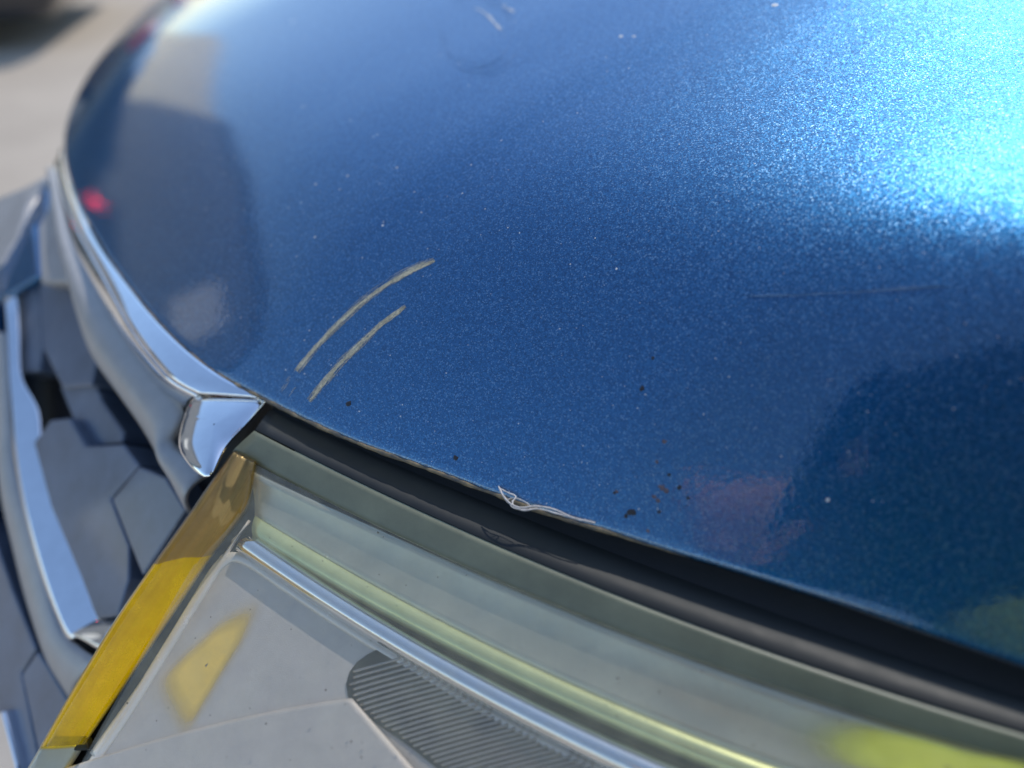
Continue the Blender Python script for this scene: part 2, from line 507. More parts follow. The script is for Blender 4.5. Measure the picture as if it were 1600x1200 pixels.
FT = [(75, 1212), (190, 1174), (350, 1130), (470, 1104), (552, 1092)]
FB = [(0, 1330), (190, 1330), (350, 1330), (560, 1330), (760, 1330)]
ft, fb = fair(FT, 40), fair(FB, 40)
rows = []
for f in (0, .03, .07, .12, .2, .35, .6, 1):
    rows.append([hp(p[0] * (1 - f) + q[0] * f, p[1] * (1 - f) + q[1] * f, -.0127 + .0105 * f ** 1.25) for p, q in zip(ft, fb)])
loft('bezel_lower', rows, M_BEZEL, headlight, thick=.003)
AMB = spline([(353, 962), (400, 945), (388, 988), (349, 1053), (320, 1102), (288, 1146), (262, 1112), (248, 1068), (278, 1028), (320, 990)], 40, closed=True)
def soft_glow(name, poly, off, mat):
    """a film tinted like a glow of light, its rim fading into the panel around it"""
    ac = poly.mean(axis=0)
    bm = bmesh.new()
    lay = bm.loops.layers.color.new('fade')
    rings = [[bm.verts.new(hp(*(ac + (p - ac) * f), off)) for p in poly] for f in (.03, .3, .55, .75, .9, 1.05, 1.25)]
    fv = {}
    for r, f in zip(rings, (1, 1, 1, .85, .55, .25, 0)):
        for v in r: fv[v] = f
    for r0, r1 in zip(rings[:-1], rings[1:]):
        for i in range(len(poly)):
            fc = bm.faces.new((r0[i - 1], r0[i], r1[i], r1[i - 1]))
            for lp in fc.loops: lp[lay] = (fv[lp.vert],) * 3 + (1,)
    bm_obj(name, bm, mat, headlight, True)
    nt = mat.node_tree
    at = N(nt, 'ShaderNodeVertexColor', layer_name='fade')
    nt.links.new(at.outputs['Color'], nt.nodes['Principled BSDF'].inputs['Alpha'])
soft_glow('amber_spill', AMB, -.0112, M_AMBERSPILL)  # amber light falling on the bezel, put in as a coloured film
LEM = spline([(1262, 1150), (1300, 1128), (1400, 1140), (1520, 1172), (1650, 1205), (1700, 1260), (1560, 1250), (1400, 1215), (1290, 1190)], 40, closed=True)
soft_glow('lemon_glow', LEM, .0035, simple('lemon_glow_tint', (0.52, 0.56, 0.08), 0.4, var=.15, scale=30))  # yellow-green glow in the lamp's corner, put in as a coloured film
side_a, side_b = spline([(388, 812), (352, 862), (302, 940), (236, 1040), (186, 1112), (140, 1176)], 50), spline([(366, 846), (346, 880), (318, 924), (262, 1012), (200, 1110), (150, 1186)], 50)
loft('bezel_side', [[hp(*p, -.0125) for p in side_a], [hp(*(p * .7 + q * .3), -.0105) for p, q in zip(side_a, side_b)], [hp(*q, -.0108) for q in side_b]], M_RIM, headlight, thick=.002)
# ribbed window: dark bowl and fine raised ribs
WIN = spline([(610, 1009), (577, 1020), (550, 1042), (540, 1070), (546, 1095), (577, 1123), (634, 1163), (690, 1208), (760, 1270), (900, 1330), (1010, 1300), (960, 1215), (860, 1162), (760, 1104), (690, 1050), (650, 1020)], 60, closed=True)
prism('lamp_window', [tuple(p) for p in WIN], HP0, HN, -.0108 * .6, .002, M_SEAL, headlight, bevel=.0006)
def inside(x, y, poly):
    c = False
    for i in range(len(poly)):
        x1, y1 = poly[i]; x2, y2 = poly[i - 1]
        if (y1 > y) != (y2 > y) and x < (x2 - x1) * (y - y1) / (y2 - y1) + x1: c = not c
    return c
for k in range(46):
    # ribs fan gently: each runs up to the right
    y0 = 1052 + k * 9.2
    pts = []
    for x in np.linspace(530, 1020, 90):
        y = y0 - (x - 545) * (.30 + .0035 * k) + .00022 * (x - 545) ** 2
        if inside(x, y, WIN): pts.append((x, y))
    if len(pts) < 4: continue
    pts = pts[1:-1]
    tube('rib', [hp(x, y, -.0104) for x, y in pts], .0009, M_RIB, headlight, seg=6)

# amber marker down the inner end of the lamp
AL = [(366, 703), (330, 752), (290, 810), (240, 880), (187, 957), (143, 1028), (100, 1100), (62, 1168)]
AR = [(402, 722), (388, 790), (368, 822), (330, 872), (285, 940), (233, 1017), (183, 1090), (133, 1163)]
al, ar = spline(AL, 70), spline(AR, 70)
def arow(f, off): return [hp(*(a * (1 - f) + b * f), off) for a, b in zip(al, ar)]
AP = ((0, -.012), (.02, .000), (.06, .0022), (.12, .0015), (.2, -.006), (.35, -.012), (.5, -.0135), (.56, -.011), (.62, -.012), (.74, -.014), (.84, -.012), (.93, -.006), (1, -.0115))
def cut(f): return int(30 - 5 * f)
def arow2(f, off, lower):
    r = [hp(*(a * (1 - f) + b * f), off + .003) for a, b in zip(al, ar)]
    c = 27 - int(6 * f)
    seg = r[c:] if lower else r[:c + 1]
    q = spline(seg, 44)
    return [Vector(v) for v in q]
AC = ((0, -.010), (.03, .0005), (.08, .0035), (.2, .0042), (.5, .0048), (.8, .0040), (.95, .0015), (1, -.0095))
loft('marker_reflector', [arow(f, o * 1.5 if o < -.003 else o - .004) for f, o in AP], M_MIRROR, headlight, thick=.0015)
loft('amber_marker', [arow2(f, o, True) for f, o in AC], M_AMBERCLEAR, headlight)
loft('shaded_marker', [arow2(f, o, False) for f, o in AC], M_SHADECLEAR, headlight)  # upper end of the amber cover, its shade put into a browner tint
AL2 = [(62, 1168), (30, 1222), (0, 1275)]; AR2 = [(133, 1163), (100, 1215), (70, 1262)]
a2, b2 = spline(AL2, 20), spline(AR2, 20)
loft('marker_end', [[hp(*(a * (1 - f) + b * f), o) for a, b in zip(a2, b2)] for f, o in ((0, -.012), (.03, .0), (.1, .002), (.3, -.004), (.7, -.006), (1, -.0115))], M_REFLECT, headlight, thick=.0015)
prism('marker_cap', [(70, 1150), (133, 1150), (138, 1172), (60, 1175)], HP0, HN, -.008 * .6, .006, M_SEAL, headlight, bevel=.001)

# clear outer lens over the whole face
LU = K1
LD = [(-20, 1300), (150, 1360), (400, 1420), (800, 1480), (1200, 1500), (1750, 1520)]
lu, ld = hcurve([(400, 726)] + LU[1:], .0012), hcurve([(66, 1300)] + LD[1:], .006)
rows = []
for f in np.linspace(0, 1, 24):
    rows.append([p.lerp(q, f) + HN * (.0035 * math.sin(f * math.pi) - .001) for p, q in zip(lu, ld)])
_cl = loft('clear_lens', rows, M_LENS, headlight, thick=.0025)
_cl.modifiers['thickness'].use_rim = False
# closed black shell behind everything in the lamp
back = [(430, 628), (366, 703), (62, 1168), (0, 1275), (0, 1500), (1750, 1500), (1750, 1090), (1250, 920), (784, 773)]
prism('lamp_housing', back, HP0, HN, -.022 * .6, .10, M_BLACK, headlight, bevel=.003)

# black structure under the hood so that the shut line is deep and dark
ib = [Vector(E[i]) for i in range(0, NT, 4)]
rows = [[p + Vector((.02, .05, -.045)) for p in ib], [p + Vector((.10, .12, -.05)) for p in ib], [p + Vector((.16, .16, -.40)) for p in ib]]
loft('radiator_support', rows, M_BLACK, car, thick=.004)

# ---------------------------------------------------------------- grille
def grp(name):
    o = empty(name)
    COL.objects.unlink(o)
    link(o, car)
    return o
grille = grp('grille')
# front of the car: a plane leaning forward towards the ground
_e = Vector(at_drop(195, 432, .35)) - Vector(at_drop(412, 616, .35))
_d = Vector((-.80, -.55, -1.05))
GN = _e.cross(_d).normalized()
if GN.z < 0: GN = -GN
GP0 = at_drop(300, 560, .345)
def gp(px, py, off=0.0):      # the front curves away from us towards the car's nose
    q = on_plane(px, py, GP0, GN, off)
    return CAM + (q - CAM) * (1 + max(0, 498 - py) ** 2 * 3.4e-6)
def tilt_band(name, a, B, nrm, mat, bulge=0.0, steps=8, thick=.003):
    """strip from the 3-D curve a to the pixel curve B, its face turned to the normal nrm"""
    nrm = Vector(nrm).normalized()
    b = []
    for p, (x, y) in zip(a, spline(B, len(a))):
        q = on_plane(x, y, p, nrm)
        b.append(q if (q - p).length < .12 else p + (q - p).normalized() * .12)
    rows = [[p.lerp(q, f) + nrm * (bulge * math.sin(f * math.pi)) for p, q in zip(a, b)] for f in np.linspace(0, 1, steps)]
    loft(name, rows, mat, grille, thick=thick)
    return b
def gcurve(pix, off=0.0, n=60): return [gp(x, y, off) for x, y in spline(pix, n)]
def gband(name, A, B, offA, offB, bulge, mat, thick=.003, steps=8, n=60):
    a, b = gcurve(A, offA, n), gcurve(B, offB, n)
    rows = [[p.lerp(q, f) + GN * (bulge * math.sin(f * math.pi)) for p, q in zip(a, b)] for f in np.linspace(0, 1, steps)]
    return loft(name, rows, mat, grille, thick=thick)
def plate(px, off=-.02, depth=.03, mat=None, name='grille_plate', bevel=.0022):
    return prism(name, px, GP0, GN, off, depth, mat or M_PLATE, grille, bevel=bevel, pts=[gp(x, y, off) for x, y in px])

# chrome moulding right under the hood edge, its rounded end, and the silver bar below
MT = [(98, 232), (104, 272), (125, 327), (155, 387), (195, 442), (240, 498), (295, 552), (350, 592), (414, 624)]
MB = [(94, 250), (102, 300), (121, 352), (148, 402), (178, 458), (206, 510), (238, 556), (272, 594), (312, 616)]
MC = [(90, 262), (100, 330), (116, 395), (142, 446), (176, 506), (212, 560), (246, 598), (276, 626), (296, 640)]
mt = [at_drop(x, y, .331 + .0000028 * max(0, 560 - y) ** 1.6) for x, y in spline(MT, 60)]
mb = tilt_band('chrome_moulding', mt, MB, (-.22, -.12, .96), M_CHROME, .0006)
mc = gcurve(MC, -.014)
loft('moulding_face', [[p.lerp(q, f) + GN * (.004 * math.sin(f * math.pi)) for p, q in zip(mb, mc)] for f in np.linspace(0, 1, 8)], M_CHROME, grille, thick=.002)
cap = [(292, 646), (300, 628), (318, 617), (414, 617), (388, 658), (356, 693), (324, 742), (283, 700)]
cc = np.mean(cap, axis=0)
crow = []
CN = Vector((-.24, -.18, .95)).normalized()
CP0 = at_drop(405, 622, .334)
for f, o in ((1.0, -.0012), (.97, -.0002), (.9, .0008), (.8, .0018), (.5, .0034), (.02, .0038)):
    ring = spline(cap, 48, closed=True)
    ring = np.vstack([ring, ring[:1]])
    crow.append([on_plane(*(cc + (np.array(p) - cc) * f * 1.05), CP0, CN, o) for p in ring])
loft('moulding_end', crow, M_CHROME, grille)
gband('silver_bar', [(93, 268), (104, 300), (123, 383), (150, 440), (185, 500), (225, 562), (257, 600), (289, 646), (273, 692), (300, 718), (326, 744)],
      [(84, 270), (90, 330), (104, 400), (123, 483), (146, 550), (187, 610), (227, 667), (255, 716), (277, 756), (292, 788), (300, 800)], -.010, -.012, .010, M_SILVER)
gband('dark_reveal', [(95, 290), (132, 395), (165, 455), (200, 512), (235, 560), (270, 604), (290, 632)],
      [(92, 300), (123, 390), (150, 445), (185, 505), (222, 560), (255, 600), (285, 640)], -.018, -.018, 0, M_BLACK)

# dark glossy plates of the grille, each stepping over the next
plate([(25, 463), (57, 442), (62, 480), (66, 545), (60, 580), (30, 584), (27, 520)], -.030)
plate([(60, 443), (100, 438), (122, 485), (149, 568), (143, 602), (97, 606), (67, 545)], -.026)
plate([(93, 604), (149, 598), (158, 626), (193, 676), (191, 692), (136, 698), (116, 660)], -.034)
plate([(79, 656), (108, 653), (134, 697), (192, 694), (217, 727), (173, 779), (202, 853), (201, 905), (184, 962), (150, 967), (125, 900), (79, 792), (52, 692)], -.022)
plate([(217, 729), (259, 746), (290, 795), (248, 860), (222, 900), (202, 850), (175, 781)], -.018)
plate([(225, 905), (245, 870), (300, 800), (320, 830), (230, 960)], -.030, name='grille_plate')
# bright inner surround and outer frame
_cs = ([(6, 466), (10, 520), (14, 600), (20, 690), (30, 760), (48, 840), (70, 915), (98, 984), (106, 998)],
      [(26, 455), (30, 520), (34, 590), (60, 640), (66, 700), (86, 790), (132, 895), (158, 965), (182, 972)])
tilt_band('chrome_surround', gcurve(_cs[0], -.016), _cs[1], (-.20, -.24, .95), M_CHROME)
gband('surround_foot', [(96, 984), (130, 1000), (156, 1016)], [(112, 966), (150, 966), (186, 968)], -.018, -.030, .001, M_CHROME, n=20)
gband('outer_frame', [(-14, 520), (-10, 620), (-6, 700), (2, 780), (18, 850), (38, 930), (73, 1035), (88, 1062), (108, 1096)],
      [(10, 520), (16, 620), (24, 735), (43, 800), (63, 867), (80, 933), (98, 984), (122, 1010), (152, 1030)], -.026, -.020, .006, M_SILVER)
# lower plates outside the frame
plate([(-40, 800), (-6, 850), (20, 925), (56, 1014), (33, 1050), (58, 1176), (40, 1230), (0, 1240), (-40, 1100)], -.030)
plate([(58, 1018), (74, 1042), (108, 1098), (130, 1130), (62, 1186), (34, 1054)], -.024)
plate([(-30, 1120), (4, 1110), (26, 1195), (30, 1260), (-30, 1260)], -.022, mat=M_CHROME, name='lower_moulding')
# black tray behind the plates
prism('grille_backing', [(0, 480), (50, 440), (95, 335), (420, 622), (360, 720), (60, 1200), (30, 1290), (-40, 1290), (-40, 850), (-14, 650)], GP0, GN, -.065, .05, M_BLACK, grille, bevel=0)

# bumper skin running on towards the far side
bump = grp('bumper')
def bplate(px, off, depth, mat, name, bevel=.006): return prism(name, px, GP0, GN, off, depth, mat, bump, bevel=bevel, pts=[gp(x, y, off) for x, y in px])
bplate([(73, 278), (74, 335), (56, 352), (62, 430), (30, 449), (0, 466), (-60, 500), (-60, 450), (0, 412), (30, 362), (47, 318)], -.016, .05, PAINT, 'bumper_skin', .006)
bplate([(-8, 472), (-16, 620), (-10, 720), (-46, 830), (-46, 1290), (-420, 1290), (-420, 620), (-70, 503)], -.028, .05, PAINT, 'lower_bumper', .01)
bplate([(-60, 335), (-4, 308), (40, 291), (78, 270), (70, 286), (46, 320), (29, 364), (0, 414), (-60, 452)], -.012, .05, M_SILVER, 'bumper_moulding', .006)
bplate([(72, 330), (82, 280), (95, 292), (100, 360), (110, 420), (112, 442), (62, 442), (58, 354)], -.008, .03, M_SILVER, 'trim_end', .004)

# ---------------------------------------------------------------- wear and tinted reflection bits on the hood
def worn_mat():
    m, nt, b = new_mat('worn_paint_edge')
    L = nt.links
    tc = N(nt, 'ShaderNodeTexCoord')
    a = N(nt, 'ShaderNodeTexNoise', Scale=90, Detail=8.0, Roughness=.75)
    L.new(tc.outputs['Object'], a.inputs['Vector'])
    r = ramp(nt, a.outputs['Fac'], [(0.30, (0.03, 0.04, 0.06)), (0.45, (0.10, 0.085, 0.06)), (0.58, (0.22, 0.165, 0.09)), (0.72, (0.36, 0.30, 0.22)), (0.8, (0.05, 0.10, 0.22))])
    L.new(r.outputs[0], b.inputs['Base Color'])
    b.inputs['Roughness'].default_value = .55
    bp = N(nt, 'ShaderNodeBump', Strength=.6, Distance=.0006)
    L.new(a.outputs['Fac'], bp.inputs['Height']); L.new(bp.outputs[0], b.inputs['Normal'])
    return m
M_WORN = worn_mat()
M_SCUFF = simple('tan_scuff', (0.66, 0.59, 0.44), 0.6, 0.0, var=0.35, scale=500)
M_PALE = simple('pale_primer', (0.62, 0.62, 0.62), 0.5, 0.0, var=0.2, scale=300)
M_DARKCHIP = simple('dark_bare_chip', (0.015, 0.015, 0.02), 0.5, var=0.3, scale=300)

e0 = int(np.argmin([abs(u - .30) for u in U])); e1 = int(np.argmin([abs(u - .69) for u in U]))
ids = np.linspace(e0, e1, 160)
wp, wr = [], []
for k, f in enumerate(ids):
    i = int(f)
    g = f - i
    p = HROWS[i][NH - 2].lerp(HROWS[min(i + 1, NT - 1)][NH - 2], g)
    fade = min(1, (k + 1) / 14, (160 - k) / 14)
    wp.append(p + Vector((random.uniform(-1, 1), random.uniform(-1, 1), random.uniform(-1, 1))) * .00018)
    wr.append((.0014 + .0004 * math.sin(k * .9) * math.sin(k * .37) + random.uniform(-.0002, .0002)) * fade + .0001)
tube('worn_edge', wp, wr, M_WORN, hood, seg=7)

def hair(bm, pix, w, lift=.0002):
    """one fine raised line on the paint"""
    prev = None
    n = len(pix)
    for k, (x, y) in enumerate(pix):
        p, nr = hood_hit(x, y, lift)
        if p is None: prev = None; continue
        a, b = pix[max(k - 1, 0)], pix[min(k + 1, n - 1)]
        q, _ = hood_hit(b[0], b[1]); q0, _ = hood_hit(a[0], a[1])
        if q is None or q0 is None: prev = None; continue
        side = (q - q0).normalized().cross(nr) * w * max(.25, math.sin(math.pi * (k + .5) / n)) * random.uniform(.6, 1.3)
        cur = (bm.verts.new(p - side), bm.verts.new(p + nr * .00012), bm.verts.new(p + side))
        if prev:
            bm.faces.new((prev[0], prev[1], cur[1], cur[0])); bm.faces.new((prev[1], prev[2], cur[2], cur[1]))
        prev = cur
def scuff(pix, spread, count, w, mat, seed):
    random.seed(seed)
    bm = bmesh.new()
    c = spline(pix, 60)
    d = np.gradient(c, axis=0); nr = np.stack([-d[:, 1], d[:, 0]], 1); nr /= np.linalg.norm(nr, axis=1)[:, None]
    for _ in range(count):
        a = random.randint(-8, 50); b = min(59, a + random.randint(6, 18)); a = max(a, 0)
        if b - a < 4: continue
        o = random.gauss(0, spread * .5)
        hair(bm, [tuple(c[k] + nr[k] * (o + random.gauss(0, .35))) for k in range(a, b)], w * random.uniform(.4, 1.2))
    return bm_obj('scratch', bm, mat, hood)
scuff([(464, 580), (492, 545), (530, 505), (575, 465), (625, 433), (683, 404)], 4.4, 190, .00019, M_SCUFF, 3)
scuff([(482, 626), (512, 590), (550, 550), (592, 510), (637, 477)], 4.4, 165, .00019, M_SCUFF, 4)
scuff([(440, 612), (455, 590), (478, 560), (500, 535)], 9, 10, .00018, M_SCUFF, 9)
scuff([(742, 12), (760, 22), (776, 38), (786, 46)], 3.0, 26, .00045, M_PALE, 5)
scuff([(786, 10), (796, 14), (803, 20)], 2.5, 18, .00045, M_PALE, 6)
scuff([(1170, 466), (1300, 458), (1450, 450), (1590, 446)], 3, 26, .00016, simple('fine_blue_scratch', (0.10, 0.22, 0.42), .5, .0), 8)

scuff([(690, 40), (700, 88), (740, 108), (785, 95), (806, 55), (790, 12), (745, -2), (705, 10)], 16, 30, .00007, simple('faint_swirl', (0.10, 0.21, 0.40), .5), 12)
def chip(bm, x, y, r, seed):
    rnd = random.Random(seed)
    p, nr = hood_hit(x, y, .0001)
    if p is None: return
    dep = (p - CAM).dot(FWD)
    r = r * dep / F_PX
    u = nr.cross(Vector((.3, .8, .2))).normalized(); v = nr.cross(u)
    c = bm.verts.new(p + nr * r * .25)
    ring = [bm.verts.new(p + (u * math.cos(t) + v * math.sin(t)) * r * rnd.uniform(.6, 1.25)) for t in np.linspace(0, 2 * math.pi, 10)[:-1]]
    for i in range(len(ring)): bm.faces.new((c, ring[i], ring[(i + 1) % len(ring)]))
CH = [(545, 631, 5), (1003, 607, 4.5), (987, 801, 6.5), (978, 806, 4), (1020, 560, 3), (712, 715, 4), (1062, 762, 4), (1075, 778, 3.5), (1030, 800, 3.5), (960, 770, 3), (1045, 742, 3)]
for k, (x, y, r) in enumerate(CH):
    bm = bmesh.new(); chip(bm, x, y, r, k); bm_obj('chip_reflection_mark', bm, M_DARKCHIP, hood, True)
M_PINKBIT = simple('pink_reflection_tint', (0.10, 0.075, 0.09), .6, var=.3, scale=400)  # pinkish bits of reflection in the paint, put in as coloured spots
for k, (x, y, r) in enumerate([(1038, 690, 4), (1026, 722, 3), (1034, 762, 5), (1041, 767, 4), (1028, 782, 4), (963, 768, 3), (1022, 776, 3.5), (1012, 830, 3)]):
    bm = bmesh.new(); chip(bm, x, y, r, 50 + k); bm_obj('chip_reflection_mark', bm, M_PINKBIT, hood, True)
for k, (x, y, r) in enumerate([(970, 57, 4), (990, 57, 3), (1210, 8, 5), (1385, 8, 3), (493, 288, 2), (598, 352, 2.2), (543, 275, 2), (1293, 781, 3), (620, 262, 2), (458, 34, 3), (963, 420, 2), (492, 370, 2)]):
    bm = bmesh.new(); chip(bm, x, y, r, 90 + k); bm_obj('chip_reflection_mark', bm, M_PALE, hood, True)
bm = bmesh.new()
rnd = random.Random(21)
for k in range(430):
    x, y = rnd.uniform(260, 1600), rnd.uniform(5, 800)
    chip(bm, x, y, rnd.choice([.5, .7, .8, 1.2]), 200 + k)
dust = bm_obj('dust_specks', bm, M_PALE, hood, True); dust['kind'] = 'stuff'

# pale fibres caught on the hood's edge
fib = empty('frayed_fibre', at_drop(850, 800, .325))
tag(fib, 'frayed pale fibres hanging from the chipped hood edge above the headlight', 'fibre')
def strand(pix, r, seed):
    rnd = random.Random(seed)
    pts = [at_drop(x, y, .3165 + .0025 * d) for x, y, d in spline(pix, 40)]
    tube('strand', pts, [r * rnd.uniform(.8, 1.2) for _ in pts], M_FIB, fib, seg=6)
M_FIB = simple('pale_fibre', (0.46, 0.44, 0.43), .4, var=.3, scale=300)
strand([(779, 760, 0), (786, 774, 0), (796, 786, .3), (812, 793, .4), (838, 791, .3), (866, 796, .3), (893, 808, .2), (926, 816, 0)], .00060, 1)
strand([(782, 764, 0), (794, 770, -.2), (806, 776, 0), (800, 786, .3), (815, 797, .6), (840, 795, .5), (872, 803, .5), (905, 812, .2), (930, 817, 0)], .00050, 2)
strand([(790, 782, .3), (803, 778, .4), (818, 783, .3), (828, 791, .4), (816, 796, .6), (800, 792, .5), (795, 784, .4)], .00032, 3)

# dirt on the lamp's lens
bm = bmesh.new()
rnd = random.Random(5)
M_DIRT = simple('brown_dirt', (0.08, 0.07, 0.05), .8)
lens_o = [o for o in headlight.children if o.name.startswith('clear_lens')][0]
def on_lens(px, py):
    from mathutils.bvhtree import BVHTree
    global _LB
    if '_LB' not in globals():
        _LB = BVHTree.FromPolygons([v.co.copy() for v in lens_o.data.vertices], [tuple(p.vertices) for p in lens_o.data.polygons])
    l, n, i, d = _LB.ray_cast(CAM, ray(px, py).normalized())
    return l, n
for k in range(150):
    x, y = rnd.uniform(180, 1500), rnd.uniform(760, 1195)
    l, n = on_lens(x, y)
    if l is None: continue
    if n.dot(ray(x, y)) > 0: n = -n
    r = rnd.choice([.0003, .0004, .0004, .0006])
    bmesh.ops.create_icosphere(bm, subdivisions=1, radius=r, matrix=Matrix.Translation(l + n * .0001))
sp = bm_obj('dirt_specks', bm, M_DIRT, headlight, True); sp['kind'] = 'stuff'

# ---------------------------------------------------------------- black car parked across the lot
def ground_at(px, py, z=0.0):
    r = ray(px, py)
    return CAM + r * ((z - CAM.z) / r.z)
M_BLACKCAR = simple('black_car_paint', (0.012, 0.014, 0.02), .25, 0.2, coat=1.0, var=.2)
M_TYRE = simple('tyre_rubber', (0.02, 0.02, 0.02), .8, var=.2)
M_ALLOY = simple('grey_alloy', (0.3, 0.3, 0.31), .35, .9)
M_REDLAMP = simple('red_tail_lamp', (0.5, 0.015, 0.02), .15, 0, coat=1)
M_GLASS = simple('dark_car_glass', (0.015, 0.018, 0.02), .05, 0, coat=1)
g0 = ground_at(146, 80)
g1 = ground_at(-150, 92)
bc = empty('black_car', (g0.x, g0.y, 0))
tag(bc, 'black parked car with a red tail lamp on the far pavement', 'car')
ang = math.atan2(g1.y - g0.y, g1.x - g0.x)
BM = Matrix.Translation((g0.x, g0.y, 0)) @ Matrix.Rotation(ang, 4, 'Z')   # local x runs to the front, y to the far side
if True:
    prof_pts = [(0.06, .42), (0.0, .55), (0.02, .78), (0.10, .98), (0.55, 1.02), (1.0, 1.36), (1.7, 1.46), (2.5, 1.42), (3.3, 1.02), (4.3, .86), (4.55, .70), (4.6, .48), (4.45, .24), (3.9, .17), (0.7, .17), (0.2, .20)]
    def section(y, inset, top):
        out = []
        for x, z in prof_pts:
            zz = z if z < 1.0 else 1.0 + (z - 1.0) * top
            out.append(BM @ Vector((2.3 + (x - 2.3) * (1 - inset * .03), y, .24 + (zz - .24) * (1 - inset * .06) + inset * .02)))
        return out
    W = -1.8          # the near side faces the camera, the body reaches away from it
    secs = [section(0.05 * W, 1, .0), section(0.02 * W + 0, .4, .0), section(.06 * W, .0, .3), section(.14 * W, 0, .96), section(.5 * W, 0, 1.03), section(.86 * W, 0, .96), section(.94 * W, 0, .3), section(W, .6, 0)]
    secs = secs[1:]
    n = len(prof_pts)
    verts = [v for s in secs for v in s]
    faces = [(j*n+i, j*n+(i+1) % n, (j+1)*n+(i+1) % n, (j+1)*n+i) for j in range(len(secs) - 1) for i in range(n)]
    faces += [tuple(range(n))[::-1], tuple((len(secs)-1)*n+i for i in range(n))]
    bo = mesh_obj('body', verts, faces, M_BLACKCAR, bc)
    md = bo.modifiers.new('bevel', 'BEVEL'); md.width = .03; md.segments = 2
    for wx in (.95, 3.7):
        for wy in (.06 * W, .94 * W):
            bm = bmesh.new()
            bmesh.ops.create_cone(bm, cap_ends=True, segments=32, radius1=.33, radius2=.33, depth=.22, matrix=BM @ Matrix.Translation((wx, wy, .33)) @ Matrix.Rotation(math.pi / 2, 4, 'X'))
            bmesh.ops.bevel(bm, geom=[e for e in bm.edges if len(e.link_faces) == 2 and e.calc_face_angle(0) > 1], offset=.03, segments=2, affect='EDGES')
            wh = bm_obj('wheel', bm, M_TYRE, bc, True)
            bm = bmesh.new()
            bmesh.ops.create_cone(bm, cap_ends=True, segments=32, radius1=.22, radius2=.20, depth=.235, matrix=BM @ Matrix.Translation((wx, wy, .33)) @ Matrix.Rotation(math.pi / 2, 4, 'X'))
            bm_obj('rim', bm, M_ALLOY, wh)
    for y0, y1 in ((.0, .25), (.75, 1.0)):
        bm = bmesh.new()
        bmesh.ops.create_cube(bm, size=1, matrix=BM @ Matrix.Translation((.10, W * (y0 + y1) / 2, .72)) @ Matrix.Diagonal((.28, abs(W) * .24 + .03, .17, 1)))
        bmesh.ops.bevel(bm, geom=bm.edges[:], offset=.03, segments=2, affect='EDGES')
        bm_obj('tail_lamp', bm, M_REDLAMP, bc, True)
    bm = bmesh.new()
    bmesh.ops.create_cube(bm, size=1, matrix=BM @ Matrix.Translation((2.0, W * .5, 1.18)) @ Matrix.Diagonal((1.5, abs(W) * .90, .22, 1)))
    bmesh.ops.bevel(bm, geom=bm.edges[:], offset=.05, segments=2, affect='EDGES')
    bm_obj('side_window', bm, M_GLASS, bc, True)

# ---------------------------------------------------------------- building in front of the car (mirrored in the hood's nose)
M_WALL = simple('slate_grey_cladding', (0.20, 0.20, 0.20), .6, var=.15, scale=1.5)
M_BEIGE = simple('beige_render', (0.85, 0.74, 0.53), .8, var=.1, scale=2)
M_ROOF = simple('grey_roof_edge', (0.2, 0.2, 0.2), .6)
def box(bm, x0, x1, y0, y1, z0, z1):
    bmesh.ops.create_cube(bm, size=1, matrix=Matrix.Translation(((x0+x1)/2, (y0+y1)/2, (z0+z1)/2)) @ Matrix.Diagonal((x1-x0, y1-y0, z1-z0, 1)))
bd = empty('grey_building', (-15, 7, 0))
tag(bd, 'dark grey clad building with beige end, mirrored in the hood nose', 'building')
bm = bmesh.new(); box(bm, -20, -12, 2.4, 14.5, 0, 6.3); bm_obj('wall', bm, M_WALL, bd)
bm = bmesh.new(); box(bm, -20, -12.3, 14.62, 22, 0, 6.0); bm_obj('end_wall', bm, M_BEIGE, bd)
bm = bmesh.new(); box(bm, -20.1, -11.9, 2.3, 14.6, 6.31, 6.5); bm_obj('roof_edge', bm, M_ROOF, bd)
M_DOOR = simple('navy_roller_door', (0.02, 0.03, 0.055), .5, var=.15, scale=4)
for y0 in (3.4, 7.4, 11.2):
    bm = bmesh.new(); box(bm, -12.02, -11.93, y0, y0 + 2.6, 0, 2.5); bm_obj('roller_door', bm, M_DOOR, bd)
bm = bmesh.new(); box(bm, -12.35, -12.22, 16.0, 18.4, 0.3, 2.6); bm_obj('end_door', bm, simple('tan_door', (.38, .25, .12), .6), bd)

# ---------------------------------------------------------------- the photographer (seen mirrored in the paint and the lamp)
def loc(r, u, f): return CAM + RGT * r + UPV * u + FWD * f
M_SKIN = simple('skin', (0.80, 0.47, 0.39), .5, var=.1, scale=40)
M_NAVY = simple('dark_navy_cloth', (0.018, 0.02, 0.03), .9, var=.2, scale=80)
M_VIS = simple('yellow_green_safety_cloth', (0.50, 0.62, 0.04), .8, var=.08, scale=60)
M_HAIR = simple('dark_hair', (0.02, 0.014, 0.01), .6, var=.3, scale=200)

